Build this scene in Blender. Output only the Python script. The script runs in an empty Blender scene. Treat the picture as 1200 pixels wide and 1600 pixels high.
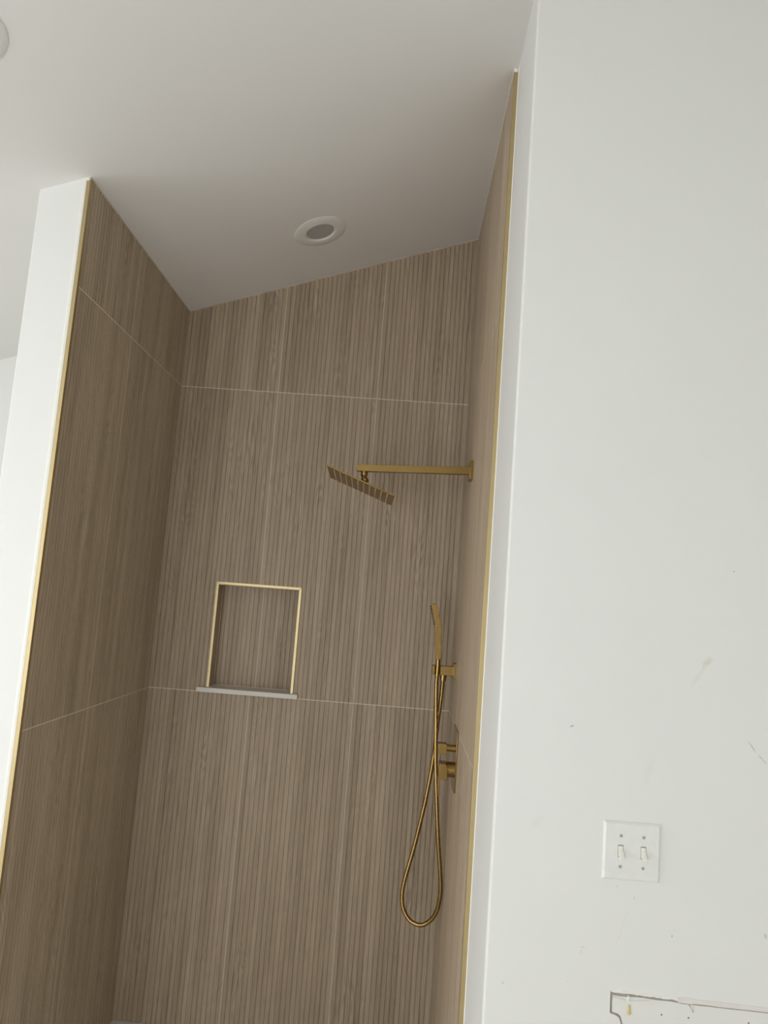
import bpy, bmesh, math, random
from mathutils import Vector, Matrix
random.seed(7)
scene = bpy.context.scene
COL = scene.collection
PI = math.pi

# ------------------------------------------------------------------ camera
F_PX = 1146.04
R = ((0.9969051657, -0.0338332825, -0.0709605489),
     (0.0253164901, 0.9927311873, -0.1176599550),
     (0.0744255725, 0.1154993449, 0.9905153888))          # columns: right, forward, up
cam_d = bpy.data.cameras.new('camera')
cam = bpy.data.objects.new('camera', cam_d)
COL.objects.link(cam)
cam_d.sensor_fit = 'VERTICAL'
cam_d.sensor_height = 36.0
cam_d.lens = F_PX / 1600 * 36.0
cam_d.clip_start = 0.05
M = Matrix.Identity(4)
for i in range(3):
    M[i][0] = R[i][0]
    M[i][1] = R[i][2]
    M[i][2] = -R[i][1]
M[0][3], M[1][3], M[2][3] = 0.95507, -2.87391, 1.61465
cam.matrix_world = M
scene.camera = cam

# ------------------------------------------------------------------ daylight
WIN = [(-0.95, 0.45, 0.35, 2.10)]        # window openings in the front wall: x0, x1, z0, z1
Y_FRONT = -4.0
WWIN = (-3.50, -1.42, 0.40, 1.92)         # window opening in the west wall: y0, y1, z0, z1
X_WEST = -2.0
world = bpy.data.worlds.new('world')
scene.world = world
world.use_nodes = True
bg = world.node_tree.nodes['Background']
bg.inputs['Color'].default_value = (0.99, 0.985, 1.03, 1)
bg.inputs['Strength'].default_value = 5.6
for (a, b, c_, d_) in WIN:
    ld = bpy.data.lights.new('window_front_offscreen', 'AREA')
    ld.shape = 'RECTANGLE'
    ld.size = b - a
    ld.size_y = d_ - c_
    ld.cycles.is_portal = True
    lo = bpy.data.objects.new('window_front_offscreen', ld)
    COL.objects.link(lo)
    lo.location = ((a + b) / 2, Y_FRONT - 0.115, (c_ + d_) / 2)
    lo.rotation_euler = (PI / 2, 0, 0)          # shines towards +y
ld = bpy.data.lights.new('window_west_offscreen', 'AREA')
ld.shape = 'RECTANGLE'
ld.size = WWIN[3] - WWIN[2]
ld.size_y = WWIN[1] - WWIN[0]
ld.cycles.is_portal = True
lo = bpy.data.objects.new('window_west_offscreen', ld)
COL.objects.link(lo)
lo.location = (X_WEST - 0.115, (WWIN[0] + WWIN[1]) / 2, (WWIN[2] + WWIN[3]) / 2)
lo.rotation_euler = (0, -PI / 2, 0)             # shines towards +x
vs = scene.view_settings
vs.view_transform = 'Standard'
vs.look = 'None'
vs.gamma = 1
vs.exposure = 0.0
vs.use_curve_mapping = False
scene.cycles.use_denoising = True
scene.cycles.diffuse_bounces = 6
scene.cycles.max_bounces = 14

# ------------------------------------------------------------------ measured layout (metres)
W = 1.1617            # clear width between the tiled faces
DL = 0.9652           # depth of the alcove, left
DR = 0.9777           # depth of the alcove, right
YC = -1.2863          # painted wall with the switches
XJ = W + 0.012        # painted return beside the right-hand tile
T = 0.1411            # thickness of the left partition
Z2 = 1.204            # joints of the tile courses
Z1 = 2.404
C0, SX = 2.7208, 0.33145
def ceil_z(x): return C0 + SX * x
XL, XR = X_WEST, 2.06

# ------------------------------------------------------------------ helpers
def world_loc(o):
    v = Vector((0, 0, 0))
    while o is not None:
        v += o.location
        o = o.parent
    return v

def obj(name, bm, mat, parent=None, bevel=0, seg=2, smooth=False, angle=40):
    me = bpy.data.meshes.new(name)
    bmesh.ops.recalc_face_normals(bm, faces=bm.faces[:])
    if parent is not None:
        bmesh.ops.translate(bm, verts=bm.verts[:], vec=-world_loc(parent))
    bm.to_mesh(me)
    bm.free()
    o = bpy.data.objects.new(name, me)
    COL.objects.link(o)
    if mat is not None:
        me.materials.append(mat)
    if parent is not None:
        o.parent = parent
    if bevel:
        m = o.modifiers.new('bevel', 'BEVEL')
        m.width = bevel
        m.segments = seg
        m.limit_method = 'ANGLE'
        m.angle_limit = math.radians(35)
        smooth = True
    if smooth:
        for p in me.polygons:
            p.use_smooth = True
        try:
            me.set_sharp_from_angle(angle=math.radians(angle))
        except Exception:
            pass
    return o

def thing(name, label, cat, loc, group=None):
    o = bpy.data.objects.new(name, None)
    COL.objects.link(o)
    o.location = loc
    o.empty_display_size = 0.05
    o['label'] = label
    o['category'] = cat
    if group:
        o['group'] = group
    return o

def struct(o, label=None):
    o['kind'] = 'structure'
    if label:
        o['label'] = label
    return o

def box(bm, x0, x1, y0, y1, z0, z1, mat=None):
    vs_ = [bm.verts.new(v) for v in ((x0, y0, z0), (x1, y0, z0), (x1, y1, z0), (x0, y1, z0),
                                     (x0, y0, z1), (x1, y0, z1), (x1, y1, z1), (x0, y1, z1))]
    for f in ((3, 2, 1, 0), (4, 5, 6, 7), (0, 1, 5, 4), (1, 2, 6, 5), (2, 3, 7, 6), (3, 0, 4, 7)):
        bm.faces.new([vs_[i] for i in f])
    if mat is not None:
        bmesh.ops.transform(bm, matrix=mat, verts=vs_)
    return vs_

def prism(bm, foot, z0, top):
    """vertical prism over a footprint; top is a height or a function of x"""
    tz = top if callable(top) else (lambda x: top)
    lo = [bm.verts.new((x, y, z0)) for x, y in foot]
    hi = [bm.verts.new((x, y, tz(x))) for x, y in foot]
    n = len(foot)
    bm.faces.new(lo[::-1])
    bm.faces.new(hi)
    for i in range(n):
        j = (i + 1) % n
        bm.faces.new((lo[i], lo[j], hi[j], hi[i]))

def plate(bm, poly, y0, y1):
    """polygon in x,z pushed through y0..y1"""
    a = [bm.verts.new((x, y0, z)) for x, z in poly]
    b = [bm.verts.new((x, y1, z)) for x, z in poly]
    bm.faces.new(a)
    bm.faces.new(b[::-1])
    n = len(poly)
    for i in range(n):
        j = (i + 1) % n
        bm.faces.new((a[j], a[i], b[i], b[j]))

def lathe(bm, prof, seg=32, mat=None):
    """prof: list of (r, z); turned about z"""
    rings = []
    allv = []
    for r, z in prof:
        if r < 1e-6:
            ring = [bm.verts.new((0, 0, z))]
        else:
            ring = [bm.verts.new((r * math.cos(2 * PI * k / seg), r * math.sin(2 * PI * k / seg), z)) for k in range(seg)]
        rings.append(ring)
        allv += ring
    for a, b in zip(rings, rings[1:]):
        for k in range(seg):
            k2 = (k + 1) % seg
            if len(a) == 1 and len(b) == 1:
                continue
            if len(a) == 1:
                bm.faces.new((a[0], b[k], b[k2]))
            elif len(b) == 1:
                bm.faces.new((a[k], a[k2], b[0]))
            else:
                bm.faces.new((a[k], a[k2], b[k2], b[k]))
    if mat is not None:
        bmesh.ops.transform(bm, matrix=mat, verts=allv)
    return allv

def align(p0, p1):
    """matrix that puts local z along p0->p1 with its origin in p0"""
    p0 = Vector(p0)
    p1 = Vector(p1)
    q = (p1 - p0).to_track_quat('Z', 'Y')
    return Matrix.Translation(p0) @ q.to_matrix().to_4x4()

def rod(bm, p0, p1, r, r2=None, seg=24, ch=0.0006):
    L = (Vector(p1) - Vector(p0)).length
    r2 = r if r2 is None else r2
    lathe(bm, [(0, 0), (r - ch, 0), (r, ch), (r2, L - ch), (r2 - ch, L), (0, L)], seg, align(p0, p1))

def tube(bm, pts, r, seg=14, sub=10):
    P = [Vector(p) for p in pts]
    path = []
    for i in range(len(P) - 1):
        p0 = P[max(i - 1, 0)]
        p1, p2 = P[i], P[i + 1]
        p3 = P[min(i + 2, len(P) - 1)]
        for k in range(sub):
            t = k / sub
            path.append(0.5 * ((2 * p1) + (-p0 + p2) * t + (2 * p0 - 5 * p1 + 4 * p2 - p3) * t * t + (-p0 + 3 * p1 - 3 * p2 + p3) * t ** 3))
    path.append(P[-1])
    nrm = None
    rings = []
    for i, p in enumerate(path):
        tg = (path[min(i + 1, len(path) - 1)] - path[max(i - 1, 0)]).normalized()
        if nrm is None:
            nrm = tg.orthogonal().normalized()
        nrm = (nrm - tg * nrm.dot(tg)).normalized()
        bn = tg.cross(nrm)
        rr = r * (1.0 if i % 2 else 0.96)
        rings.append([bm.verts.new(p + rr * (math.cos(2 * PI * k / seg) * nrm + math.sin(2 * PI * k / seg) * bn)) for k in range(seg)])
    for a, b in zip(rings, rings[1:]):
        for k in range(seg):
            k2 = (k + 1) % seg
            bm.faces.new((a[k], a[k2], b[k2], b[k]))
    bm.faces.new(rings[0][::-1])
    bm.faces.new(rings[-1])

# ------------------------------------------------------------------ materials
def new_mat(name):
    m = bpy.data.materials.new(name)
    m.use_nodes = True
    nt = m.node_tree
    return m, nt, nt.nodes['Principled BSDF']

def node(nt, typ, **kw):
    n = nt.nodes.new(typ)
    for k, v in kw.items():
        setattr(n, k, v)
    return n

def mixc(nt, fac, a, b):
    n = node(nt, 'ShaderNodeMix', data_type='RGBA')
    for s, v in ((n.inputs[0], fac), (n.inputs[6], a), (n.inputs[7], b)):
        if hasattr(v, 'links'):
            nt.links.new(v, s)
        else:
            s.default_value = v if not isinstance(v, tuple) or len(v) == 4 else (*v, 1)
    return n.outputs[2]

def paint(name, col, rough=0.55, bump=0.02, scale=90, marks=None):
    m, nt, p = new_mat(name)
    tc = node(nt, 'ShaderNodeTexCoord')
    n = node(nt, 'ShaderNodeTexNoise')
    n.inputs['Scale'].default_value = scale
    n.inputs['Detail'].default_value = 4
    nt.links.new(tc.outputs['Object'], n.inputs['Vector'])
    n2 = node(nt, 'ShaderNodeTexNoise')
    n2.inputs['Scale'].default_value = 3.0
    nt.links.new(tc.outputs['Object'], n2.inputs['Vector'])
    c = mixc(nt, n2.outputs[0], tuple(v * 0.985 for v in col), tuple(min(1, v * 1.015) for v in col))
    if marks:
        wob = node(nt, 'ShaderNodeTexNoise')
        wob.inputs['Scale'].default_value = 160
        nt.links.new(tc.outputs['Object'], wob.inputs['Vector'])
        for (x, z, half_len, half_w, ang, mcol, strength) in marks:
            mp = node(nt, 'ShaderNodeMapping', vector_type='TEXTURE')
            mp.inputs['Location'].default_value = (x, 0, z)
            mp.inputs['Rotation'].default_value = (0, -ang, 0)
            mp.inputs['Scale'].default_value = (half_len, 1000, half_w)
            nt.links.new(tc.outputs['Object'], mp.inputs['Vector'])
            ln = node(nt, 'ShaderNodeVectorMath', operation='LENGTH')
            nt.links.new(mp.outputs[0], ln.inputs[0])
            ad = node(nt, 'ShaderNodeMath', operation='ADD')
            nt.links.new(ln.outputs['Value'], ad.inputs[0])
            nt.links.new(wob.outputs[0], ad.inputs[1])
            mr = node(nt, 'ShaderNodeMapRange', interpolation_type='SMOOTHSTEP')
            mr.inputs['From Min'].default_value = 0.6
            mr.inputs['From Max'].default_value = 1.5
            mr.inputs['To Min'].default_value = strength
            mr.inputs['To Max'].default_value = 0
            nt.links.new(ad.outputs[0], mr.inputs['Value'])
            c = mixc(nt, mr.outputs[0], c, mcol)
    nt.links.new(c, p.inputs['Base Color'])
    p.inputs['Roughness'].default_value = rough
    p.inputs['Specular IOR Level'].default_value = 0.35
    b = node(nt, 'ShaderNodeBump')
    b.inputs['Strength'].default_value = bump
    b.inputs['Distance'].default_value = 0.004
    nt.links.new(n.outputs[0], b.inputs['Height'])
    nt.links.new(b.outputs[0], p.inputs['Normal'])
    return m

def plain(name, col, rough=0.5, metallic=0.0, spec=0.5):
    m, nt, p = new_mat(name)
    tc = node(nt, 'ShaderNodeTexCoord')
    n = node(nt, 'ShaderNodeTexNoise')
    n.inputs['Scale'].default_value = 60
    nt.links.new(tc.outputs['Object'], n.inputs['Vector'])
    c = mixc(nt, n.outputs[0], tuple(v * 0.95 for v in col), tuple(min(1, v * 1.05) for v in col))
    nt.links.new(c, p.inputs['Base Color'])
    p.inputs['Roughness'].default_value = rough
    p.inputs['Metallic'].default_value = metallic
    p.inputs['Specular IOR Level'].default_value = spec
    return m

def brushed(name, col, rough=0.33, stretch=(40, 40, 400)):
    m, nt, p = new_mat(name)
    tc = node(nt, 'ShaderNodeTexCoord')
    mp = node(nt, 'ShaderNodeMapping')
    mp.inputs['Scale'].default_value = stretch
    nt.links.new(tc.outputs['Object'], mp.inputs['Vector'])
    n = node(nt, 'ShaderNodeTexNoise')
    n.inputs['Scale'].default_value = 3
    n.inputs['Detail'].default_value = 5
    nt.links.new(mp.outputs[0], n.inputs['Vector'])
    c = mixc(nt, n.outputs[0], tuple(v * 0.92 for v in col), tuple(min(1, v * 1.08) for v in col))
    nt.links.new(c, p.inputs['Base Color'])
    mr = node(nt, 'ShaderNodeMapRange')
    mr.inputs['To Min'].default_value = rough - 0.06
    mr.inputs['To Max'].default_value = rough + 0.08
    nt.links.new(n.outputs[0], mr.inputs['Value'])
    nt.links.new(mr.outputs[0], p.inputs['Roughness'])
    p.inputs['Metallic'].default_value = 1.0
    return m

def wood_tile(name, lo, hi):
    """wood-look ceramic: grain runs along local z, different on every tile"""
    m, nt, p = new_mat(name)
    tc = node(nt, 'ShaderNodeTexCoord')
    oi = node(nt, 'ShaderNodeObjectInfo')
    off = node(nt, 'ShaderNodeVectorMath', operation='MULTIPLY_ADD')
    nt.links.new(oi.outputs['Random'], off.inputs[0])
    off.inputs[1].default_value = (7.3, 0, 11.7)
    nt.links.new(tc.outputs['Object'], off.inputs[2])
    pos = off.outputs[0]
    # every rib carries its own strip of grain
    sep = node(nt, 'ShaderNodeSeparateXYZ')
    nt.links.new(tc.outputs['Object'], sep.inputs[0])
    dv = node(nt, 'ShaderNodeMath', operation='DIVIDE')
    nt.links.new(sep.outputs['X'], dv.inputs[0])
    dv.inputs[1].default_value = 0.4 / 22
    fl = node(nt, 'ShaderNodeMath', operation='FLOOR')
    nt.links.new(dv.outputs[0], fl.inputs[0])
    ad = node(nt, 'ShaderNodeMath', operation='MULTIPLY_ADD')
    nt.links.new(oi.outputs['Random'], ad.inputs[0])
    ad.inputs[1].default_value = 97.0
    nt.links.new(fl.outputs[0], ad.inputs[2])
    wn = node(nt, 'ShaderNodeTexWhiteNoise', noise_dimensions='1D')
    nt.links.new(ad.outputs[0], wn.inputs['W'])
    def noise(scale, detail=4, rough=0.55, dist=0.0):
        mp = node(nt, 'ShaderNodeMapping')
        mp.inputs['Scale'].default_value = scale
        nt.links.new(pos, mp.inputs['Vector'])
        n = node(nt, 'ShaderNodeTexNoise')
        n.inputs['Scale'].default_value = 1
        n.inputs['Detail'].default_value = detail
        n.inputs['Roughness'].default_value = rough
        n.inputs['Distortion'].default_value = dist
        nt.links.new(mp.outputs[0], n.inputs['Vector'])
        return n.outputs[0]
    fine = noise((420, 30, 7), 4, 0.6)
    broad = noise((16, 4, 1.3), 3)
    # cathedral figure: rings of a stretched, bent field
    fld = noise((14, 3, 1.6), 2, 0.5, 0.4)
    mu = node(nt, 'ShaderNodeMath', operation='MULTIPLY')
    nt.links.new(fld, mu.inputs[0])
    mu.inputs[1].default_value = 130
    sn = node(nt, 'ShaderNodeMath', operation='SINE')
    nt.links.new(mu.outputs[0], sn.inputs[0])
    mask = noise((9, 2, 2.2), 2)
    mr = node(nt, 'ShaderNodeMapRange')
    mr.inputs['From Min'].default_value = 0.5
    mr.inputs['From Max'].default_value = 0.68
    nt.links.new(mask, mr.inputs['Value'])
    fig = node(nt, 'ShaderNodeMath', operation='MULTIPLY')
    nt.links.new(sn.outputs[0], fig.inputs[0])
    nt.links.new(mr.outputs[0], fig.inputs[1])
    def madd(a, k, b):
        n = node(nt, 'ShaderNodeMath', operation='MULTIPLY_ADD')
        nt.links.new(a, n.inputs[0])
        n.inputs[1].default_value = k
        if hasattr(b, 'links'):
            nt.links.new(b, n.inputs[2])
        else:
            n.inputs[2].default_value = b
        return n.outputs[0]
    t = madd(fine, 0.9, -0.45)
    t = madd(broad, 0.75, t)
    t = madd(wn.outputs[0], 0.22, t)
    t = madd(fig.outputs[0], 0.16, t)
    t = madd(t, 1.0, 0.03)
    rp = node(nt, 'ShaderNodeValToRGB')
    rp.color_ramp.elements[0].color = (*lo, 1)
    rp.color_ramp.elements[1].color = (*hi, 1)
    nt.links.new(t, rp.inputs[0])
    nt.links.new(rp.outputs[0], p.inputs['Base Color'])
    p.inputs['Roughness'].default_value = 0.5
    p.inputs['Specular IOR Level'].default_value = 0.4
    b = node(nt, 'ShaderNodeBump')
    b.inputs['Strength'].default_value = 0.12
    b.inputs['Distance'].default_value = 0.001
    nt.links.new(fine, b.inputs['Height'])
    nt.links.new(b.outputs[0], p.inputs['Normal'])
    return m

DIRT = (0.42, 0.39, 0.33)
TAN = (0.60, 0.55, 0.42)
MARKS = [  # x, z, half length, half width, angle, colour, strength
    (1.604, 1.530, 0.022, 0.010, 0.9, TAN, 0.42),
    (1.585, 1.498, 0.034, 0.007, 1.0, (0.62, 0.61, 0.57), 0.22),
    (1.700, 1.364, 0.020, 0.0022, -0.95, DIRT, 0.6),
    (1.721, 1.341, 0.022, 0.0026, -0.75, (0.5, 0.44, 0.33), 0.6),
    (1.3265, 1.3772, 0.005, 0.0016, 0.5, (0.12, 0.11, 0.10), 0.85),
    (1.330, 1.3778, 0.004, 0.0014, -0.3, (0.2, 0.19, 0.17), 0.7),
    (1.6558, 1.7252, 0.003, 0.003, 0, DIRT, 0.7),
    (1.3690, 0.9432, 0.008, 0.0014, -0.25, DIRT, 0.6),
    (1.3655, 0.935, 0.004, 0.008, 0, (0.6, 0.58, 0.55), 0.3),
    (1.5462, 0.9796, 0.0022, 0.004, 0, (0.33, 0.31, 0.28), 0.65),
    (1.4325, 1.0662, 0.002, 0.003, 0, DIRT, 0.6),
    (1.4681, 1.0469, 0.002, 0.006, 0.3, DIRT, 0.35),
    (1.445, 0.985, 0.045, 0.002, 1.25, (0.62, 0.61, 0.58), 0.3),
    (1.7325, 0.9955, 0.004, 0.007, 0.5, DIRT, 0.5),
    (1.3398, 0.8766, 0.003, 0.002, 0, DIRT, 0.45),
    (1.2120, 0.862, 0.003, 0.004, 0.3, DIRT, 0.4),
    (1.490, 1.30, 0.05, 0.012, 1.3, (0.66, 0.65, 0.62), 0.16),
    (1.265, 1.18, 0.03, 0.012, 0.8, (0.66, 0.65, 0.62), 0.16),
]
M_WALL = paint('white_wall_paint', (0.80, 0.80, 0.775), marks=MARKS)
M_WALLP = paint('white_room_paint', (0.80, 0.80, 0.775))
M_CEIL = paint('white_ceiling_paint', (0.80, 0.785, 0.76), rough=0.8, bump=0.03, scale=140)
M_TILE = wood_tile('wood_look_tile', (0.258, 0.190, 0.121), (0.61, 0.492, 0.366))
M_GROUT = plain('beige_grout', (0.74, 0.65, 0.53), 0.9)
M_CEILC = plain('pale_ceiling_caulk', (0.62, 0.56, 0.48), 0.7)
M_CAULK = plain('white_caulk', (0.83, 0.81, 0.75), 0.45)
M_TRIM = brushed('champagne_brass_trim', (0.56, 0.45, 0.245), 0.42, (300, 300, 6))
GOLD = (0.36, 0.235, 0.085)
M_GOLD = brushed('brushed_gold', GOLD, 0.30, (8, 200, 200))
M_GOLDV = brushed('brushed_gold_vertical', GOLD, 0.26, (200, 200, 8))
M_HEAD = brushed('gold_shower_plate', GOLD, 0.40, (120, 120, 120))
M_NOZ = plain('grey_silicone', (0.52, 0.48, 0.40), 0.5)
M_PLATE = brushed('polished_gold', GOLD, 0.12, (60, 60, 60))
M_DARKN = plain('dark_silicone', (0.05, 0.04, 0.03), 0.6)
M_SILL = plain('white_stone', (0.72, 0.69, 0.63), 0.35)
M_PAN = plain('pale_shower_pan', (0.74, 0.71, 0.66), 0.6)
M_FLOOR = plain('pale_floor', (0.66, 0.62, 0.57), 0.6)
M_PLASTIC = plain('white_plastic', (0.80, 0.80, 0.775), 0.3)
M_TOGGLE = plain('cream_plastic', (0.84, 0.83, 0.74), 0.3)
M_SCREW = plain('painted_screw', (0.45, 0.45, 0.43), 0.4, 0.3)
M_LIGHT = plain('white_light_trim', (0.80, 0.785, 0.76), 0.6)
M_LENS = plain('frosted_lens', (0.42, 0.42, 0.41), 0.35)
M_PAPER = plain('torn_drywall_paper', (0.90, 0.88, 0.83), 0.9)
M_GYPS = plain('bare_gypsum_edge', (0.46, 0.41, 0.36), 0.95)
M_PATCH = paint('patch_paint', (0.79, 0.785, 0.75))
M_PINK = plain('unpainted_compound', (0.78, 0.735, 0.70), 0.9)
M_GLUE = plain('dried_adhesive', (0.66, 0.50, 0.20), 0.35)
M_HOLE = plain('dark_screw_head', (0.05, 0.045, 0.04), 0.6)
M_FRAME = plain('white_window_frame', (0.8, 0.8, 0.79), 0.4)

mg = bpy.data.materials.new('window_glass')
mg.use_nodes = True
nt = mg.node_tree
nt.nodes.clear()
out = node(nt, 'ShaderNodeOutputMaterial')
tr = node(nt, 'ShaderNodeBsdfTransparent')
tr.inputs[0].default_value = (0.96, 0.98, 0.97, 1)
gl = node(nt, 'ShaderNodeBsdfGlossy')
gl.inputs['Roughness'].default_value = 0.02
mx = node(nt, 'ShaderNodeMixShader')
mx.inputs[0].default_value = 0.06
nt.links.new(tr.outputs[0], mx.inputs[1])
nt.links.new(gl.outputs[0], mx.inputs[2])
nt.links.new(mx.outputs[0], out.inputs[0])

# ------------------------------------------------------------------ room shell
bm = bmesh.new()
box(bm, XL - 0.15, XR + 0.15, Y_FRONT - 0.15, 0.15, -0.14, -0.02)
floor = struct(obj('floor', bm, M_FLOOR))
bm = bmesh.new()
x0, x1, y0, y1 = XL - 0.15, XR + 0.15, Y_FRONT - 0.15, 0.15
th = 0.15
v = [bm.verts.new(c) for c in ((x0, y0, ceil_z(x0)), (x1, y0, ceil_z(x1)), (x1, y1, ceil_z(x1)), (x0, y1, ceil_z(x0)),
                               (x0, y0, ceil_z(x0) + th), (x1, y0, ceil_z(x1) + th), (x1, y1, ceil_z(x1) + th), (x0, y1, ceil_z(x0) + th))]
for f in ((3, 2, 1, 0), (4, 5, 6, 7), (0, 1, 5, 4), (1, 2, 6, 5), (2, 3, 7, 6), (3, 0, 4, 7)):
    bm.faces.new([v[i] for i in f])
ceiling = struct(obj('ceiling', bm, M_CEIL))
top = lambda x: ceil_z(x) + 0.03
ZB = -0.04

# niche opening in the back wall
NX0, NX1, NZ0, NZ1, ND = 0.2225, 0.5595, 1.204, 1.629, 0.09
bm = bmesh.new()
prism(bm, [(XL - 0.1, 0.011), (NX0 - 0.004, 0.011), (NX0 - 0.004, 0.14), (XL - 0.1, 0.14)], ZB, top)
prism(bm, [(NX1 + 0.004, 0.011), (XR + 0.1, 0.011), (XR + 0.1, 0.14), (NX1 + 0.004, 0.14)], ZB, top)
prism(bm, [(NX0 - 0.004, 0.011), (NX1 + 0.004, 0.011), (NX1 + 0.004, 0.14), (NX0 - 0.004, 0.14)], NZ1 + 0.004, top)
prism(bm, [(NX0 - 0.004, 0.011), (NX1 + 0.004, 0.011), (NX1 + 0.004, 0.14), (NX0 - 0.004, 0.14)], ZB, NZ0 - 0.004)
prism(bm, [(NX0 - 0.004, ND + 0.01), (NX1 + 0.004, ND + 0.01), (NX1 + 0.004, 0.14), (NX0 - 0.004, 0.14)], NZ0 - 0.004, NZ1 + 0.004)
wall_back = struct(obj('wall_back', bm, M_WALLP))

# left partition: painted end face towards the room
r_ = 0.004
bm = bmesh.new()
prism(bm, [(-T + r_, -DL), (-0.0115, -DL), (-0.0115, 0.02), (-T, 0.02), (-T, -DL + r_), (-T + 0.0012, -DL + 0.0012)], ZB, top)
wall_left = struct(obj('wall_left', bm, M_WALLP))

# right: painted return and the wall with the switches; a patched cut-out near its foot
PX0, PX1, PZ0, PZ1 = 1.4270, 1.95, 0.40, 0.8660
bm = bmesh.new()
k = 0.0015
prism(bm, [(XJ, 0.02), (XJ, YC + 0.005), (XJ + k, YC + k), (XJ + 0.005, YC), (PX0, YC), (PX0, YC + 0.12), (XJ + 0.12, YC + 0.12), (XJ + 0.12, 0.02)], ZB, top)
prism(bm, [(PX0, YC), (PX1, YC), (PX1, YC + 0.12), (PX0, YC + 0.12)], ZB, PZ0)
prism(bm, [(PX1, YC), (XR + 0.02, YC), (XR + 0.02, YC + 0.12), (PX1, YC + 0.12)], ZB, top)
# above the cut-out, its lower edge falls slightly to the right
lo_ = [(PX0, PZ1), (1.5623, 0.8612), (1.7391, 0.8574), (PX1, 0.852)]
for (xa, za), (xb, zb) in zip(lo_, lo_[1:]):
    vv = []
    for y in (YC, YC + 0.12):
        vv.append([bm.verts.new(c) for c in ((xa, y, za), (xb, y, zb), (xb, y, top(xb)), (xa, y, top(xa)))])
    a, b = vv
    bm.faces.new(a)
    bm.faces.new(b[::-1])
    for i in range(4):
        j = (i + 1) % 4
        bm.faces.new((a[j], a[i], b[i], b[j]))
bmesh.ops.remove_doubles(bm, verts=bm.verts[:], dist=1e-5)
wall_right = struct(obj('wall_right', bm, M_WALL))

bm = bmesh.new()
ya_, yb_, za_, zb_ = WWIN
for y0_, y1_, z0_, z1_ in ((Y_FRONT - 0.15, ya_, ZB, None), (yb_, 0.1, ZB, None), (ya_, yb_, ZB, za_), (ya_, yb_, zb_, None)):
    prism(bm, [(XL - 0.12, y0_), (XL, y0_), (XL, y1_), (XL - 0.12, y1_)], z0_, top if z1_ is None else z1_)
struct(obj('wall_west', bm, M_WALLP))
bm = bmesh.new()
prism(bm, [(XR, Y_FRONT - 0.15), (XR + 0.12, Y_FRONT - 0.15), (XR + 0.12, 0.1), (XR, 0.1)], ZB, top)
struct(obj('wall_east', bm, M_WALLP))
bm = bmesh.new()
yf0, yf1 = Y_FRONT - 0.12, Y_FRONT
xcur = XL
for wa, wb, wc, wd in WIN:
    for xa, xb, za, zb in ((xcur, wa, ZB, None), (wa, wb, ZB, wc), (wa, wb, wd, None)):
        prism(bm, [(xa, yf0), (xb, yf0), (xb, yf1), (xa, yf1)], za, top if zb is None else zb)
    xcur = wb
prism(bm, [(xcur, yf0), (XR, yf0), (XR, yf1), (xcur, yf1)], ZB, top)
struct(obj('wall_front', bm, M_WALLP))
fw = 0.05
for wi, (wa, wb, wc, wd) in enumerate(WIN):
    bm = bmesh.new()
    xm = (wa + wb) / 2
    for xa, xb, za, zb in ((wa, wb, wc, wc + fw), (wa, wb, wd - fw, wd), (wa, wa + fw, wc + fw, wd - fw), (wb - fw, wb, wc + fw, wd - fw),
                           (xm - 0.025, xm + 0.025, wc + fw, wd - fw)):
        box(bm, xa, xb, yf0 + 0.03, yf0 + 0.09, za, zb)
    window = struct(obj('window_%d' % (wi + 1), bm, M_FRAME))
    for xa, xb in ((wa + fw, xm - 0.025), (xm + 0.025, wb - fw)):
        bm = bmesh.new()
        box(bm, xa, xb, yf0 + 0.058, yf0 + 0.062, wc + fw, wd - fw)
        obj('pane', bm, mg, window)

bm = bmesh.new()
ym_ = (ya_ + yb_) / 2
for y0_, y1_, z0_, z1_ in ((ya_, yb_, za_, za_ + fw), (ya_, yb_, zb_ - fw, zb_), (ya_, ya_ + fw, za_ + fw, zb_ - fw), (yb_ - fw, yb_, za_ + fw, zb_ - fw),
                           (ym_ - 0.025, ym_ + 0.025, za_ + fw, zb_ - fw)):
    box(bm, XL - 0.09, XL - 0.03, y0_, y1_, z0_, z1_)
window = struct(obj('window_2', bm, M_FRAME))
for y0_, y1_ in ((ya_ + fw, ym_ - 0.025), (ym_ + 0.025, yb_ - fw)):
    bm = bmesh.new()
    box(bm, XL - 0.062, XL - 0.058, y0_, y1_, za_ + fw, zb_ - fw)
    obj('pane', bm, mg, window)

# pale shower pan
bm = bmesh.new()
box(bm, -0.0115, XJ, -DL, 0.011, -0.03, 0.0)
struct(obj('shower_pan', bm, M_PAN), 'pale shower pan between the tiled walls')

# ------------------------------------------------------------------ ribbed wood-look tiles
PITCH = 0.4 / 22
GD = 0.0042           # groove depth
def rib_profile(w, start=0.0):
    """front outline of a ribbed tile, local u 0..w; depth 0 = face"""
    pts = [(0.0, 0.0012), (0.0006, 0.0)]
    n0 = int(math.floor(start / PITCH)) - 1
    i = n0
    while True:
        g = i * PITCH - start + PITCH       # groove centre
        i += 1
        if g < 0.006:
            continue
        if g > w - 0.006:
            break
        pts += [(g - 0.0030, 0.0), (g - 0.0024, 0.0004), (g - 0.0016, GD), (g + 0.0016, GD), (g + 0.0024, 0.0004), (g + 0.0030, 0.0)]
    pts += [(w - 0.0006, 0.0), (w, 0.0012)]
    return pts

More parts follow.
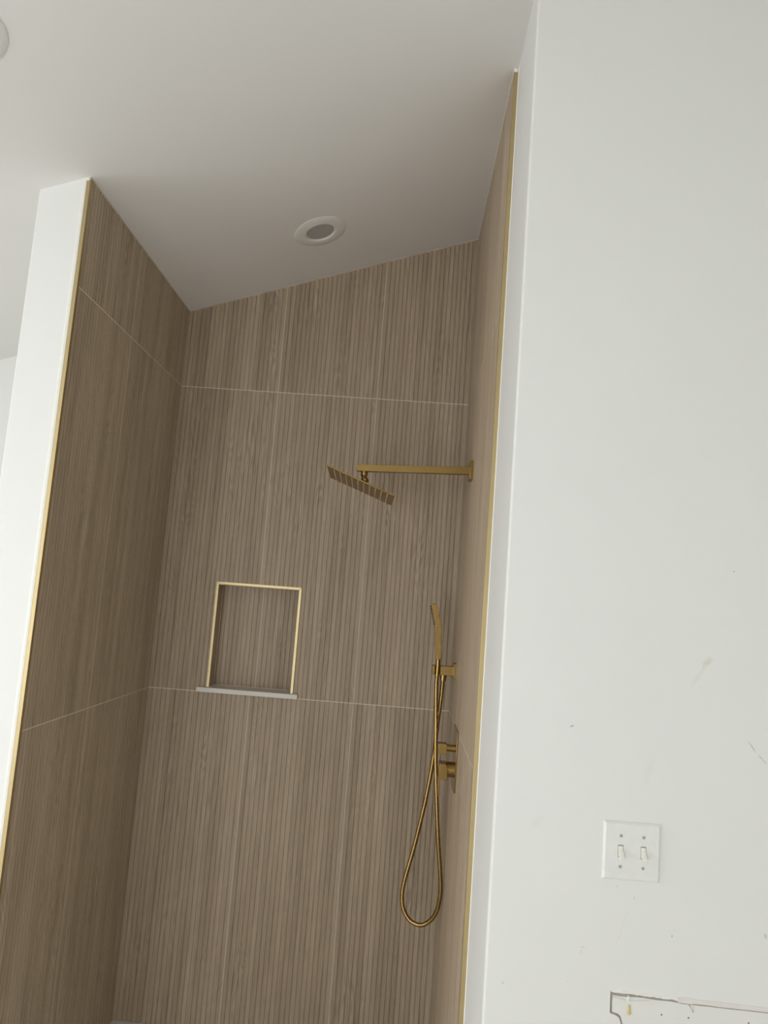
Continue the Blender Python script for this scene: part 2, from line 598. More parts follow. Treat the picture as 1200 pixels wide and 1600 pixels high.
def make_tile(parent, origin, rot, w, z0, topf, botf=None, start=0.0, steps=(), thick=0.0105):
    prof = rib_profile(w, start)
    botf = botf or (lambda u, side: 0.0)
    seq = []
    for (u0, d0), (u1, d1) in zip(prof, prof[1:]):
        seq.append((u0, d0, 0))
        for s in steps:
            if u0 < s <= u1:
                t = (s - u0) / (u1 - u0)
                dd = d0 + (d1 - d0) * t
                seq.append((s, dd, -1))
                seq.append((s, dd, 1))
    seq.append((prof[-1][0], prof[-1][1], 0))
    bm = bmesh.new()
    fl, fh, bl, bh = [], [], [], []
    for u, d, side in seq:
        zb = botf(u, side)
        zt = topf(u)
        fl.append(bm.verts.new((u, d, zb)))
        fh.append(bm.verts.new((u, d, zt)))
        bl.append(bm.verts.new((u, thick, zb)))
        bh.append(bm.verts.new((u, thick, zt)))
    n = len(seq)
    for i in range(n - 1):
        for q in ((fl[i], fl[i + 1], fh[i + 1], fh[i]), (bl[i + 1], bl[i], bh[i], bh[i + 1]),
                  (fh[i], fh[i + 1], bh[i + 1], bh[i]), (fl[i + 1], fl[i], bl[i], bl[i + 1])):
            if len({tuple(round(c, 6) for c in v_.co) for v_ in q}) >= 3:
                try:
                    bm.faces.new(q)
                except ValueError:
                    pass
    bm.faces.new((fl[0], fh[0], bh[0], bl[0]))
    bm.faces.new((fl[-1], bl[-1], bh[-1], fh[-1]))
    bmesh.ops.remove_doubles(bm, verts=bm.verts[:], dist=1e-6)
    bmesh.ops.recalc_face_normals(bm, faces=bm.faces[:])
    me = bpy.data.meshes.new('tile')
    bm.to_mesh(me)
    bm.free()
    me.materials.append(M_TILE)
    o = bpy.data.objects.new('tile', me)
    COL.objects.link(o)
    o.parent = parent
    o.location = (origin[0], origin[1], z0)
    o.rotation_euler = (0, 0, rot)
    return o

G = 0.0032
GV = 0.0027
rows = [(0.0, Z2), (Z2, Z1), (Z1, None)]
colsb = [(0.0105, 0.3938), (0.3938, 0.7943), (0.7943, W)]
colsb[0] = (0.0, 0.3938)
for ci, (xa, xb) in enumerate(colsb):
    for ri, (za, zb) in enumerate(rows):
        a, b = xa + GV / 2, xb - GV / 2
        z0 = za + G / 2
        topf = (lambda u, a=a, z0=z0: ceil_z(a + u) - 0.0025 - z0) if zb is None else (lambda u, h=zb - G / 2 - z0: h)
        botf, steps = None, ()
        if ri == 1 and ci == 0:
            s = NX0 - a
            steps = (s,)
            botf = lambda u, side, s=s, z0=z0: (NZ1 - z0) if (u > s or (abs(u - s) < 1e-9 and side >= 0)) else 0.0
        if ri == 1 and ci == 1:
            s = NX1 - a
            steps = (s,)
            botf = lambda u, side, s=s, z0=z0: (NZ1 - z0) if (u < s and not (abs(u - s) < 1e-9 and side > 0)) else 0.0
        make_tile(wall_back, (a, 0.0), 0, b - a, z0, topf, botf, 0.004 if ci == 0 else 0, steps)

YTL = -DL + 0.011     # tile starts behind the metal trim
YTR = -DR + 0.011
for wall, rot, xw, ymin in ((wall_left, PI / 2, 0.0, YTL), (wall_right, -PI / 2, W, YTR)):
    edges = [ymin, ymin + 0.4, ymin + 0.8, 0.0]
    for ya, yb in zip(edges, edges[1:]):
        for za, zb in rows:
            z0 = za + G / 2
            h = ((ceil_z(xw) - 0.0025) if zb is None else zb - G / 2) - z0
            wdt = yb - ya - GV
            oy = ya + GV / 2 if rot > 0 else yb - GV / 2
            make_tile(wall, (xw, oy), rot, wdt, z0, lambda u, h=h: h)

# grout: flush strips in the joints
bm = bmesh.new()
for x in (0.3938, 0.7943):
    prism(bm, [(x - GV / 2, 0.0004), (x + GV / 2, 0.0004), (x + GV / 2, 0.010), (x - GV / 2, 0.010)], 0.0 if x > 0.5 else NZ1, lambda x_: ceil_z(x_) - 0.003)
    if x < 0.5:
        prism(bm, [(x - GV / 2, 0.0004), (x + GV / 2, 0.0004), (x + GV / 2, 0.010), (x - GV / 2, 0.010)], 0.0, NZ0 - 0.004)
box(bm, 0.0, W, 0.0004, 0.010, Z1 - G / 2, Z1 + G / 2)
box(bm, 0.0, NX0, 0.0004, 0.010, Z2 - G / 2, Z2 + G / 2)
box(bm, NX1, W, 0.0004, 0.010, Z2 - G / 2, Z2 + G / 2)
for x, s in ((0.0, 1), (W, -1)):     # corners
    prism(bm, [(x, 0.010), (x, -0.0022), (x + s * 0.0022, 0.010)], 0.0, lambda x_: ceil_z(x_) - 0.003)
obj('grout', bm, M_GROUT, wall_back)
for wall, xw, ymin, s in ((wall_left, 0.0, YTL, -1), (wall_right, W, YTR, 1)):
    bm = bmesh.new()
    xa, xb = sorted((xw + s * 0.0004, xw + s * 0.010))
    for z in (Z1, Z2):
        box(bm, xa, xb, ymin, 0.0, z - G / 2, z + G / 2)
    for y in (ymin + 0.4, ymin + 0.8):
        box(bm, xa, xb, y - GV / 2, y + GV / 2, 0.0, ceil_z(xw) - 0.004)
    obj('grout', bm, M_GROUT, wall)
# caulk where tile meets ceiling
bm = bmesh.new()
n = 24
for i in range(n):
    xa, xb = W * i / n, W * (i + 1) / n
    vv = [bm.verts.new(c) for c in ((xa, -0.003, ceil_z(xa) + 0.001), (xb, -0.003, ceil_z(xb) + 0.001), (xb, 0.004, ceil_z(xb) - 0.0035 - 0.001 * (i % 3)), (xa, 0.004, ceil_z(xa) - 0.0035 - 0.001 * (i % 2)),
                                    (xa, 0.010, ceil_z(xa) + 0.001), (xb, 0.010, ceil_z(xb) + 0.001))]
    for q in ((0, 1, 2, 3), (3, 2, 5, 4), (4, 5, 1, 0), (0, 3, 4), (1, 5, 2)):
        bm.faces.new([vv[k_] for k_ in q])
obj('ceiling_caulk', bm, M_CEILC, wall_back)
for wall, xw, ymin, s in ((wall_left, 0.0, -DL, 1), (wall_right, W, -DR, -1)):
    bm = bmesh.new()
    zc = ceil_z(xw)
    plate(bm, [(xw - s * 0.010, zc + 0.002), (xw + s * 0.003, zc + 0.002 + s * 0.001), (xw - s * 0.001, zc - 0.0035), (xw - s * 0.010, zc - 0.0035)], ymin + 0.001, 0.0)
    obj('ceiling_caulk', bm, M_CEILC, wall)

# ------------------------------------------------------------------ brass edge trims of the alcove
bm = bmesh.new()
prism(bm, [(-0.0095, -DL - 0.0008), (0.0004, -DL - 0.0008), (0.0010, -DL - 0.0002), (0.0010, YTL), (-0.0095, YTL)], 0.0, lambda x: ceil_z(x) - 0.008)
t1 = struct(obj('trim_1', bm, M_TRIM), 'slim brass edge trim between the white partition end and the tile')
bm = bmesh.new()
prism(bm, [(-0.0205, -DL - 0.0012), (-0.0145, -DL - 0.0022), (-0.0093, -DL - 0.0014), (-0.0093, -DL + 0.002), (-0.0205, -DL + 0.002)], 0.0, lambda x: ceil_z(x) + 0.002)
obj('caulk', bm, M_CAULK, t1)
bm = bmesh.new()
prism(bm, [(W - 0.0010, YTR), (W - 0.0010, -DR - 0.0002), (W - 0.0004, -DR - 0.0008), (W + 0.0112, -DR - 0.0008), (W + 0.0112, YTR)], 0.0, 2.548)
t2 = struct(obj('trim_2', bm, M_TRIM), 'slim brass edge trim between the tile and the white painted return')
bm = bmesh.new()
prism(bm, [(W - 0.0008, YTR), (W - 0.0008, -DR + 0.0003), (W - 0.0002, -DR - 0.0003), (W + 0.0113, -DR - 0.0003), (W + 0.0113, YTR)], 2.5485, lambda x: ceil_z(x) - 0.010)
obj('upper_length', bm, M_TRIM, t2)
bm = bmesh.new()
prism(bm, [(W + 0.0104, -DR + 0.002), (W + 0.0104, -DR - 0.0014), (W + 0.0113, -DR - 0.0026), (XJ + 0.001, -DR - 0.0036), (XJ + 0.001, -DR + 0.002)], 0.0, lambda x: ceil_z(x) + 0.002)
obj('caulk', bm, M_CAULK, t2)
bm = bmesh.new()
lathe(bm, [(0, -0.008), (0.005, -0.006), (0.0075, 0), (0.006, 0.006), (0, 0.009)], 10, Matrix.Translation((W + 0.005, -DR + 0.004, ceil_z(W) - 0.006)))
obj('caulk_blob', bm, M_CAULK, t2, smooth=True)
bm = bmesh.new()
lathe(bm, [(0, -0.006), (0.005, -0.005), (0.007, 0), (0.005, 0.006), (0, 0.008)], 10, Matrix.Translation((-0.006, -DL + 0.004, ceil_z(0) - 0.007)))
obj('caulk_blob', bm, M_CAULK, t1, smooth=True)

# ------------------------------------------------------------------ shower niche
nc = (NX0 + NX1) / 2
niche = thing('shower_niche', 'recessed wall niche lined with ribbed tile, brass edged, pale sill', 'niche', (nc, 0.0, NZ0))
def local_tile(name, w, h, mat4, start=0.0, ribs=True):
    prof = rib_profile(w, start) if ribs else [(0, 0), (w, 0)]
    bm = bmesh.new()
    a = [bm.verts.new((u, d, 0)) for u, d in prof]
    b = [bm.verts.new((u, d, h)) for u, d in prof]
    c = [bm.verts.new((u, 0.008, 0)) for u, d in prof]
    d_ = [bm.verts.new((u, 0.008, h)) for u, d in prof]
    for i in range(len(prof) - 1):
        bm.faces.new((a[i], a[i + 1], b[i + 1], b[i]))
        bm.faces.new((c[i + 1], c[i], d_[i], d_[i + 1]))
        bm.faces.new((b[i], b[i + 1], d_[i + 1], d_[i]))
        bm.faces.new((a[i + 1], a[i], c[i], c[i + 1]))
    bm.faces.new((a[0], b[0], d_[0], c[0]))
    bm.faces.new((a[-1], c[-1], d_[-1], b[-1]))
    bmesh.ops.recalc_face_normals(bm, faces=bm.faces[:])
    me = bpy.data.meshes.new(name)
    bm.to_mesh(me)
    bm.free()
    me.materials.append(M_TILE)
    o = bpy.data.objects.new(name, me)
    COL.objects.link(o)
    o.parent = niche
    o.matrix_local = Matrix.Translation(-niche.location) @ mat4
    return o
iw = NX1 - NX0
SZ = 1.2215     # top of the sill
local_tile('back_tile', 0.3938 - NX0 - 0.0014, NZ1 - NZ0, Matrix.Translation((NX0, ND, NZ0)), 0.008)
local_tile('back_tile', NX1 - 0.3938 - 0.0014, NZ1 - NZ0, Matrix.Translation((0.3952, ND, NZ0)), 0.0)
local_tile('side_tile', ND - 0.006, NZ1 - NZ0, Matrix.Translation((NX0 + 0.005, 0.006, NZ0)) @ Matrix.Rotation(PI / 2, 4, 'Z'), 0.0)
local_tile('side_tile', ND - 0.006, NZ1 - NZ0, Matrix.Translation((NX1 - 0.005, ND, NZ0)) @ Matrix.Rotation(-PI / 2, 4, 'Z'), 0.0)
local_tile('top_tile', iw - 0.01, ND - 0.006, Matrix.Translation((NX0 + 0.005, 0.006, NZ1 - 0.005)) @ Matrix.Rotation(-PI / 2, 4, 'X'), 0.0, False)
bm = bmesh.new()
box(bm, 0.3924, 0.3952, ND + 0.0004, ND + 0.008, NZ0, NZ1)
box(bm, NX0 + 0.004, NX0 + 0.007, ND - 0.002, ND + 0.002, SZ, NZ1)
box(bm, NX1 - 0.007, NX1 - 0.004, ND - 0.002, ND + 0.002, SZ, NZ1)
box(bm, NX0 + 0.004, NX1 - 0.004, ND - 0.003, ND + 0.002, SZ - 0.002, SZ + 0.002)
obj('grout', bm, M_GROUT, niche)
tw = 0.0105
for poly in ([(NX0, SZ), (NX0 + tw, SZ), (NX0 + tw, NZ1 - tw), (NX0, NZ1)],
             [(NX1, SZ), (NX1, NZ1), (NX1 - tw, NZ1 - tw), (NX1 - tw, SZ)],
             [(NX0, NZ1), (NX0 + tw, NZ1 - tw), (NX1 - tw, NZ1 - tw), (NX1, NZ1)]):
    bm = bmesh.new()
    plate(bm, poly, -0.0012, 0.0075)
    obj('metal_trim', bm, M_TRIM, niche, bevel=0.0006, seg=1)
bm = bmesh.new()
box(bm, 0.1885, 0.5790, -0.016, -0.0002, 1.2035, SZ)
box(bm, NX0 + 0.004, NX1 - 0.004, -0.001, ND + 0.002, 1.2035, SZ)
bmesh.ops.remove_doubles(bm, verts=bm.verts[:], dist=1e-6)
obj('sill', bm, M_SILL, niche, bevel=0.0012)

# ------------------------------------------------------------------ shower head on its wall arm
AY = -0.405
ZW, ZT = 2.062, 2.046
sh = thing('rain_shower', 'square gold rain shower head tilted on a straight wall arm', 'shower head', (W, AY, ZW))
bm = bmesh.new()
box(bm, W - 0.012, W + 0.001, AY - 0.031, AY + 0.031, ZW - 0.032, ZW + 0.032)
obj('wall_flange', bm, M_GOLD, sh, bevel=0.0015)
bm = bmesh.new()
XT = 0.768
pts = [(XT, ZT - 0.0115), (W - 0.008, ZW - 0.0125), (W - 0.008, ZW + 0.0125), (XT, ZT + 0.0115)]
plate(bm, pts, AY - 0.0115, AY + 0.0115)
obj('arm', bm, M_GOLD, sh, bevel=0.001)
tilt = math.radians(20.2)
yawh = math.radians(3.0)
HC = Vector((0.786, AY - 0.006, 1.984))
Rh = Matrix.Rotation(yawh, 4, 'Z') @ Matrix.Rotation(tilt, 4, 'Y')
MH = Matrix.Translation(HC) @ Rh
nrm = (Rh @ Vector((0, 0, 1))).normalized()
jx = 0.794
bm = bmesh.new()
jt = Vector((jx, AY, ZT - 0.009))
lathe(bm, [(0, 0.002), (0.0108, 0.002), (0.0118, 0.0), (0.0118, -0.015), (0.0105, -0.018), (0.0080, -0.019), (0.0080, -0.025), (0, -0.025)], 20, Matrix.Translation(jt))
obj('connector', bm, M_GOLDV, sh, smooth=True)
bm = bmesh.new()
jb = HC + nrm * 0.003
lathe(bm, [(0, -0.002), (0.0145, -0.002), (0.0150, 0.004), (0.0145, 0.008), (0.0105, 0.0125), (0.0132, 0.0175), (0.0120, 0.0240), (0.006, 0.030), (0, 0.031)], 20,
      Matrix.Translation(jb + Vector((jx - 0.786, 0, 0)) * 0.6) @ Rh)
obj('ball_joint', bm, M_GOLDV, sh, smooth=True)
bm = bmesh.new()
HS = 0.120
box(bm, -HS, HS, -HS, HS, -0.002, 0.003, MH)
hp = obj('head_plate', bm, M_HEAD, sh, bevel=0.0008, seg=1)
for i in range(10):
    u = -HS + 0.0255 + i * (2 * HS - 0.049) / 9.0
    bm = bmesh.new()
    for j in range(10):
        w_ = -HS + 0.016 + j * (2 * HS - 0.032) / 9.0
        lathe(bm, [(0.0019, 0.0), (0.0017, -0.0008), (0.0012, -0.0016), (0, -0.0018)], 8, MH @ Matrix.Translation((u, w_, -0.002)))
    obj('nozzle_row', bm, M_NOZ, hp, smooth=True)

# ------------------------------------------------------------------ wall bracket, hand shower and hose
HY = -0.20
br = thing('hand_shower_bracket', 'gold wall outlet bracket holding the hand shower', 'bracket', (W, HY, 1.374))
bm = bmesh.new()
box(bm, W - 0.010, W + 0.001, HY - 0.026, HY + 0.026, 1.348, 1.400)
obj('wall_flange', bm, M_GOLD, br, bevel=0.0012)
bm = bmesh.new()
xs = 1.0965                                   # axis of the slot
ha = 0.0095
foot = [(1.078, HY - 0.0155), (xs - ha, HY - 0.0155)]
for k_ in range(9):                           # round seat of the slot, open to the front
    a_ = PI - PI * k_ / 8
    foot.append((xs + ha * math.cos(a_), HY - 0.006 + ha * math.sin(a_)))
foot += [(xs + ha, HY - 0.0155), (W - 0.008, HY - 0.0155), (W - 0.008, HY + 0.0155), (1.078, HY + 0.0155)]
prism(bm, foot, 1.357, 1.389)
obj('holder', bm, M_GOLD, br, bevel=0.0008, seg=1)
bm = bmesh.new()
rod(bm, (1.1195, HY + 0.004, 1.360), (1.1188, HY + 0.004, 1.352), 0.0085)
obj('outlet', bm, M_GOLDV, br, smooth=True)

hs = thing('hand_shower', 'gold stick hand shower with an angled nozzle end', 'hand shower', (1.096, HY - 0.008, 1.372))
WY = HY - 0.009
p_bot, p_mid, p_top = (1.0965, 1.410), (1.0890, 1.5315), (1.0682, 1.6055)
hw = 0.0112
bm = bmesh.new()
poly = [(p_bot[0] - hw, p_bot[1]), (p_bot[0] + hw, p_bot[1] + 0.001), (p_mid[0] + hw, p_mid[1] + 0.003), (p_top[0] + hw - 0.0006, p_top[1] + 0.0015), (p_top[0] - hw + 0.0006, p_top[1]), (p_mid[0] - hw, p_mid[1] + 0.0)]
plate(bm, poly, WY - 0.011, WY + 0.011)
wand = obj('handle', bm, M_GOLDV, hs, bevel=0.0012)
bm = bmesh.new()
rod(bm, (1.0968, WY, 1.412), (1.0970, WY, 1.382), 0.0090, 0.0082)
obj('connector', bm, M_GOLDV, hs, smooth=True)
d_ = Vector((p_top[0] - p_mid[0], 0, p_top[1] - p_mid[1])).normalized()
side = Vector((-d_.z, 0, d_.x))
for i in range(10):
    c = Vector((p_mid[0], WY, p_mid[1])) + d_ * (0.006 + i * 0.0072) + side * hw
    bm = bmesh.new()
    for q in (-0.0085, 0.0, 0.0085):
        rod(bm, c + Vector((0, q, 0)) - side * 0.001, c + Vector((0, q, 0)) + side * 0.0054, 0.0019, 0.0016, 8, 0.0003)
    obj('nozzle_row', bm, M_DARKN, hs)

HP = [(1.0969, -0.209, 1.362), (1.0961, -0.214, 1.3123), (1.1042, -0.228, 1.1596), (1.1085, -0.240, 1.0734), (1.1192, -0.255, 0.949), (1.1325, -0.268, 0.8175),
      (1.1482, -0.276, 0.696), (1.1510, -0.276, 0.6420), (1.1430, -0.270, 0.5865), (1.1208, -0.260, 0.5475), (1.0912, -0.250, 0.5290), (1.0565, -0.240, 0.5370),
      (1.0325, -0.230, 0.5674), (1.0251, -0.222, 0.6085), (1.0315, -0.216, 0.6622), (1.0573, -0.208, 0.7732), (1.0850, -0.202, 0.9250), (1.1017, -0.198, 1.0563),
      (1.1095, -0.197, 1.1776), (1.1164, -0.197, 1.2780), (1.1185, -0.196, 1.3400)]
ho = thing('shower_hose', 'looped gold metal hose hanging from the hand shower', 'hose', (1.0912, -0.25, 0.52))
bm = bmesh.new()
tube(bm, HP, 0.0074, 14, 10)
obj('hose', bm, M_GOLDV, ho, smooth=True, angle=80)
bm = bmesh.new()
rod(bm, (1.0969, WY, 1.384), (1.0965, WY - 0.001, 1.350), 0.0084, 0.0080)
obj('hose_end', bm, M_GOLDV, ho, smooth=True)
bm = bmesh.new()
rod(bm, (1.1195, -0.198, 1.3565), (1.1187, -0.198, 1.336), 0.0122, 0.0115, 12)
obj('hose_nut', bm, M_GOLDV, ho, smooth=True)

# ------------------------------------------------------------------ mixer valve
VY = -0.412
va = thing('mixer_valve', 'gold concealed shower mixer plate with diverter and lever', 'valve', (W, VY, 1.117))
bm = bmesh.new()
box(bm, W - 0.005, W + 0.001, VY - 0.078, VY + 0.078, 1.024, 1.211)
obj('cover_plate', bm, M_PLATE, va, bevel=0.001)
bm = bmesh.new()
rod(bm, (1.130, VY - 0.006, 1.1480), (W - 0.004, VY - 0.006, 1.1470), 0.0110)
dv = obj('diverter_stem', bm, M_GOLD, va, smooth=True)
bm = bmesh.new()
box(bm, 1.103, 1.1315, VY - 0.022, VY + 0.010, 1.1295, 1.1620)
kn = obj('diverter_knob', bm, M_GOLD, va, bevel=0.0012)
bm = bmesh.new()
rod(bm, (1.1135, VY - 0.0205, 1.147), (1.1135, VY - 0.0232, 1.147), 0.0022, 0.0018, 12, 0.0004)
obj('set_screw', bm, M_GOLD, kn, smooth=True)
bm = bmesh.new()
rod(bm, (1.132, VY, 1.0800), (W - 0.004, VY, 1.0790), 0.0240, None, 40, 0.001)
obj('cartridge_sleeve', bm, M_GOLD, va, smooth=True)
bm = bmesh.new()
plate(bm, [(1.1105, 1.0520), (1.1390, 1.0520), (1.1375, 1.0760), (1.1310, 1.1010), (1.1105, 1.1010)], VY - 0.030, VY + 0.022)
lv = obj('lever_block', bm, M_GOLD, va, bevel=0.0012)
bm = bmesh.new()
plate(bm, [(1.1080, 1.0560), (1.1150, 1.0560), (1.1165, 1.0000), (1.1135, 0.9925), (1.1115, 1.0000)], VY - 0.016, VY + 0.006)
obj('lever', bm, M_GOLDV, lv, bevel=0.0008)

# ------------------------------------------------------------------ recessed downlights in the sloped ceiling
ang = math.atan(SX)
def downlight(x, y, label):
    o = thing('recessed_downlight', label, 'light', (x, y, ceil_z(x)), None)
    base = Matrix.Translation((x, y, ceil_z(x))) @ Matrix.Rotation(-ang, 4, 'Y') @ Matrix.Rotation(PI, 4, 'X')   # local +z points down
    bm = bmesh.new()
    lathe(bm, [(0.096, -0.002), (0.096, 0.0012), (0.093, 0.0026), (0.076, 0.0050), (0.061, 0.0064), (0.0555, 0.0062), (0.0540, 0.0050), (0.0525, -0.002)], 64, base)
    obj('trim_ring', bm, M_LIGHT, o, smooth=True, angle=60)
    bm = bmesh.new()
    lathe(bm, [(0, 0.0016), (0.040, 0.0015), (0.0500, 0.0012), (0.0502, -0.001), (0, -0.001)], 48, base)
    obj('lens', bm, M_LENS, o, smooth=True, angle=50)
    return o
downlight(0.5645, -0.368, 'round white recessed downlight in the ceiling above the shower')
downlight(-0.047, -1.507, 'round recessed downlight in the ceiling outside the shower')

# ------------------------------------------------------------------ light switch
SWX, SWZ = 1.4585, 1.1374
sw = thing('light_switch', 'white double toggle light switch on the painted wall', 'switch', (SWX, YC, SWZ))
bm = bmesh.new()
a = [bm.verts.new((SWX + sx * 0.0579, YC + 0.0005, SWZ + sz * 0.0572)) for sx, sz in ((-1, -1), (1, -1), (1, 1), (-1, 1))]
b = [bm.verts.new((SWX + sx * 0.0575, YC - 0.0025, SWZ + sz * 0.0568)) for sx, sz in ((-1, -1), (1, -1), (1, 1), (-1, 1))]
c = [bm.verts.new((SWX + sx * 0.0538, YC - 0.0062, SWZ + sz * 0.0531)) for sx, sz in ((-1, -1), (1, -1), (1, 1), (-1, 1))]
for p_, q_ in ((a, b), (b, c)):
    for i in range(4):
        j = (i + 1) % 4
        bm.faces.new((p_[i], p_[j], q_[j], q_[i]))
yp = YC - 0.0062
for v_ in c:
    v_.co.y = yp
gx = [SWX - 0.0538, SWX - 0.0284, SWX - 0.0176, SWX + 0.0176, SWX + 0.0284, SWX + 0.0538]
gz = [SWZ - 0.0531, SWZ - 0.0122, SWZ + 0.0122, SWZ + 0.0531]
gv = [[bm.verts.new((x_, yp, z_)) for z_ in gz] for x_ in gx]
for i in range(5):
    for j in range(3):
        if i in (1, 3) and j == 1:            # toggle opening: walls run back into the plate
            q_ = [gv[i][1], gv[i + 1][1], gv[i + 1][2], gv[i][2]]
            bk = [bm.verts.new((v_.co.x, YC - 0.0006, v_.co.z)) for v_ in q_]
            for m_ in range(4):
                n_ = (m_ + 1) % 4
                bm.faces.new((q_[n_], q_[m_], bk[m_], bk[n_]))
        else:
            bm.faces.new((gv[i][j], gv[i + 1][j], gv[i + 1][j + 1], gv[i][j + 1]))
bmesh.ops.remove_doubles(bm, verts=bm.verts[:], dist=1e-7)
obj('cover_plate', bm, M_PLASTIC, sw)
for dx in (-0.023, 0.023):
    x = SWX + dx
    bm = bmesh.new()
    box(bm, x - 0.0054, x + 0.0054, YC - 0.0012, YC - 0.0002, SWZ - 0.0122, SWZ + 0.0122)
    tg = obj('toggle_slot', bm, M_SCREW, sw)
    bm = bmesh.new()
    box(bm, x - 0.0045, x + 0.0045, yp - 0.0012, YC - 0.0010, SWZ - 0.0112, SWZ + 0.0104)
    prof = [(yp - 0.0008, SWZ + 0.0062), (yp - 0.0020, SWZ + 0.0040), (yp - 0.0135, SWZ - 0.0085), (yp - 0.0150, SWZ - 0.0115), (yp - 0.0135, SWZ - 0.0135), (yp - 0.0110, SWZ - 0.0130), (yp - 0.0008, SWZ - 0.0045)]
    l_ = [bm.verts.new((x - 0.0040, y, z)) for y, z in prof]
    r2 = [bm.verts.new((x + 0.0040, y, z)) for y, z in prof]
    bm.faces.new(l_)
    bm.faces.new(r2[::-1])
    for i in range(len(prof)):
        j = (i + 1) % len(prof)
        bm.faces.new((l_[j], l_[i], r2[i], r2[j]))
    obj('toggle', bm, M_TOGGLE, tg, bevel=0.0007)
    for dz, aa in ((0.0302, 0.2 if dx < 0 else -0.7), (-0.0302, 0.9)):
        bm = bmesh.new()
        MS = Matrix.Translation((x, yp, SWZ + dz)) @ Matrix.Rotation(aa, 4, 'Y')
        rod(bm, (x, yp + 0.001, SWZ + dz), (x, yp - 0.0001, SWZ + dz), 0.0032, 0.0032, 16, 0.0001)
        for sg in (1, -1):                    # two half discs leave an open driver slot
            half = [(0.0031 * math.cos(t_), sg * 0.0031 * math.sin(t_)) for t_ in [0.24 + (PI - 0.48) * k_ / 8 for k_ in range(9)]]
            f_ = [bm.verts.new(MS @ Vector((hx, -0.0011, hz))) for hx, hz in half]
            g_ = [bm.verts.new(MS @ Vector((hx, 0.0, hz))) for hx, hz in half]
            bm.faces.new(f_)
            bm.faces.new(g_[::-1])
            for k_ in range(9):
                k2 = (k_ + 1) % 9
                bm.faces.new((f_[k2], f_[k_], g_[k_], g_[k2]))
        obj('screw', bm, M_SCREW, sw)

# ------------------------------------------------------------------ patched cut-out in the drywall
pa = thing('drywall_patch', 'rough drywall patch with torn paper edge set into the white wall', 'wall patch', (1.70, YC, PZ0))
bm = bmesh.new()
box(bm, PX0 - 0.004, PX1 + 0.004, YC + 0.0045, YC + 0.030, PZ0 - 0.004, PZ1 + 0.004)
obj('backing_board', bm, M_GYPS, pa)
rnd = random.Random(3)
edge = []
xx = 1.4325
for i in range(34):
    x = 1.4325 + (PX1 - 0.001 - 1.4325) * i / 33
    if x < 1.5623:
        zt = PZ1 - 0.0048 * (x - PX0) / (1.5623 - PX0) - 0.0062
    else:
        zt = 0.8612 - 0.0195 * (x - 1.5623) - 0.0075
    if x < 1.470:
        zt -= 0.0010 + 0.0015 * math.sin((x - 1.43) * 80)
    edge.append((x, zt + rnd.uniform(-0.0006, 0.0006)))
left = [(1.4540, PZ0 + 0.001), (1.4535, 0.8050), (1.4500, 0.8190), (1.4440, 0.8240), (1.4325, 0.8262), (1.4318, 0.8420)]
poly = [(PX1 - 0.001, PZ0 + 0.001)] + edge[::-1] + left[::-1]
bm = bmesh.new()
plate(bm, poly, YC + 0.0010, YC + 0.0046)
obj('patch_panel', bm, M_PATCH, pa)
# left-over strip of the old wall beside the lower part of the patch
bm = bmesh.new()
plate(bm, [(PX0 - 0.0005, PZ0), (1.4505, PZ0), (1.4500, 0.8060), (1.4462, 0.8165), (1.4380, 0.8215), (1.4290, 0.8235), (PX0 - 0.0005, 0.8245)], YC - 0.0001, YC + 0.0046)
obj('wall_remnant', bm, M_PATCH, pa)
# torn paper lip along the upper edge
bm = bmesh.new()
N = 26
pr = None
for i in range(N + 1):
    x = PX0 + (1.5610 - PX0) * i / N
    zt = PZ1 - 0.0048 * (x - PX0) / (1.5623 - PX0)
    j1, j2 = rnd.uniform(-0.0005, 0.0005), rnd.uniform(-0.0007, 0.0007)
    cur = [bm.verts.new(c) for c in ((x, YC - 0.0002, zt + 0.0036 + j1), (x, YC - 0.0040, zt + 0.0010 + j1), (x, YC - 0.0034, zt - 0.0004 + j2), (x, YC + 0.0030, zt + 0.0002))]
    if pr:
        for q in range(4):
            w_ = (q + 1) % 4
            bm.faces.new((pr[q], cur[q], cur[w_], pr[w_]))
    pr = cur
obj('torn_paper', bm, M_PAPER, pa)
# unpainted band of compound to the right of it
bm = bmesh.new()
pts_t, pts_b = [], []
for i in range(20):
    x = 1.5615 + (PX1 - 1.5615) * i / 19
    zb = 0.8612 - 0.0195 * (x - 1.5623)
    pts_t.append((x, zb + 0.0052 - 0.003 * min(1, i / 10) + rnd.uniform(-0.0008, 0.0008)))
    pts_b.append((x, zb - 0.0050 + rnd.uniform(-0.0007, 0.0007)))
plate(bm, pts_b + pts_t[::-1], YC - 0.0010, YC + 0.006)
obj('compound_band', bm, M_PINK, pa)
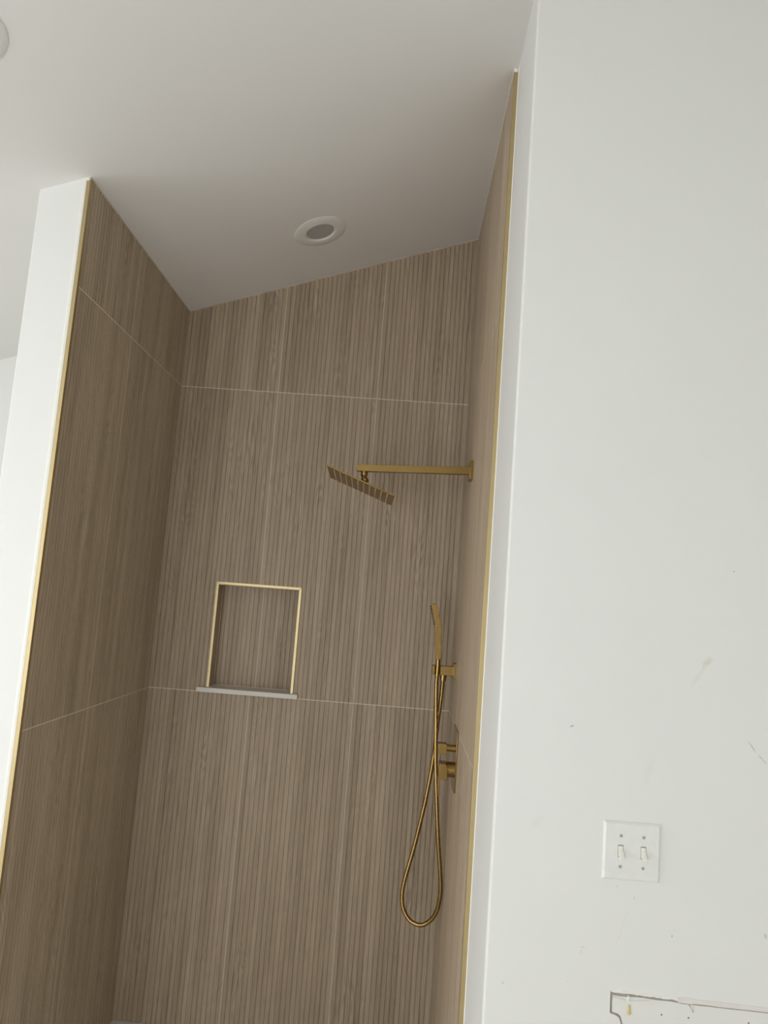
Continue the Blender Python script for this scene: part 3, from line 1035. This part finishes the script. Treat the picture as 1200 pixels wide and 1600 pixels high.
# gouge with a curl of paper under the band
bm = bmesh.new()
plate(bm, [(1.5760, 0.8560), (1.5905, 0.8560), (1.5900, 0.8490), (1.5935, 0.8400), (1.5920, 0.8385), (1.5880, 0.8445), (1.5855, 0.8500)], YC + 0.0004, YC + 0.004)
obj('gouge', bm, M_GYPS, pa)
bm = bmesh.new()
plate(bm, [(1.5868, 0.8545), (1.5890, 0.8550), (1.5900, 0.8450), (1.5888, 0.8445)], YC - 0.0022, YC + 0.002)
obj('paper_curl', bm, M_PINK, pa)
bm = bmesh.new()
plate(bm, [(1.4625, 0.8588), (1.4648, 0.8598), (1.4612, 0.8490), (1.4596, 0.8490)], YC - 0.0030, YC + 0.003)
obj('paper_curl', bm, M_PAPER, pa)
# crease in the paper under the upper edge
bm = bmesh.new()
cr = [(1.4335, 0.8545), (1.4440, 0.8535), (1.4560, 0.8505), (1.4700, 0.8500), (1.4900, 0.8515), (1.5060, 0.8540)]
plate(bm, cr + [(x, z + 0.0011) for x, z in cr[::-1]], YC - 0.0012, YC + 0.002)
obj('crease', bm, M_PATCH, pa)
# dried drop of adhesive
bm = bmesh.new()
secs = [(0.8425, 0.0022, 0.001), (0.8380, 0.0027, 0.0016), (0.8330, 0.0031, 0.0024), (0.8290, 0.0040, 0.0034), (0.8265, 0.0042, 0.0036), (0.8245, 0.0028, 0.002)]
prv = None
for z, rx, ry in secs:
    ring = [bm.verts.new((1.4655 + rx * math.cos(2 * PI * q / 14), YC + 0.001 + ry * math.sin(2 * PI * q / 14), z)) for q in range(14)]
    if prv:
        for q in range(14):
            w_ = (q + 1) % 14
            bm.faces.new((prv[q], prv[w_], ring[w_], ring[q]))
    else:
        bm.faces.new(ring)
    prv = ring
bm.faces.new(prv[::-1])
obj('adhesive_drop', bm, M_GLUE, pa, smooth=True)
for x, z in ((1.5302, 0.8294), (1.5834, 0.8282), (1.7018, 0.8291)):
    bm = bmesh.new()
    rod(bm, (x, YC + 0.004, z), (x, YC + 0.0006, z), 0.0017, 0.0015, 10, 0.0002)
    obj('screw_head', bm, M_HOLE, pa)
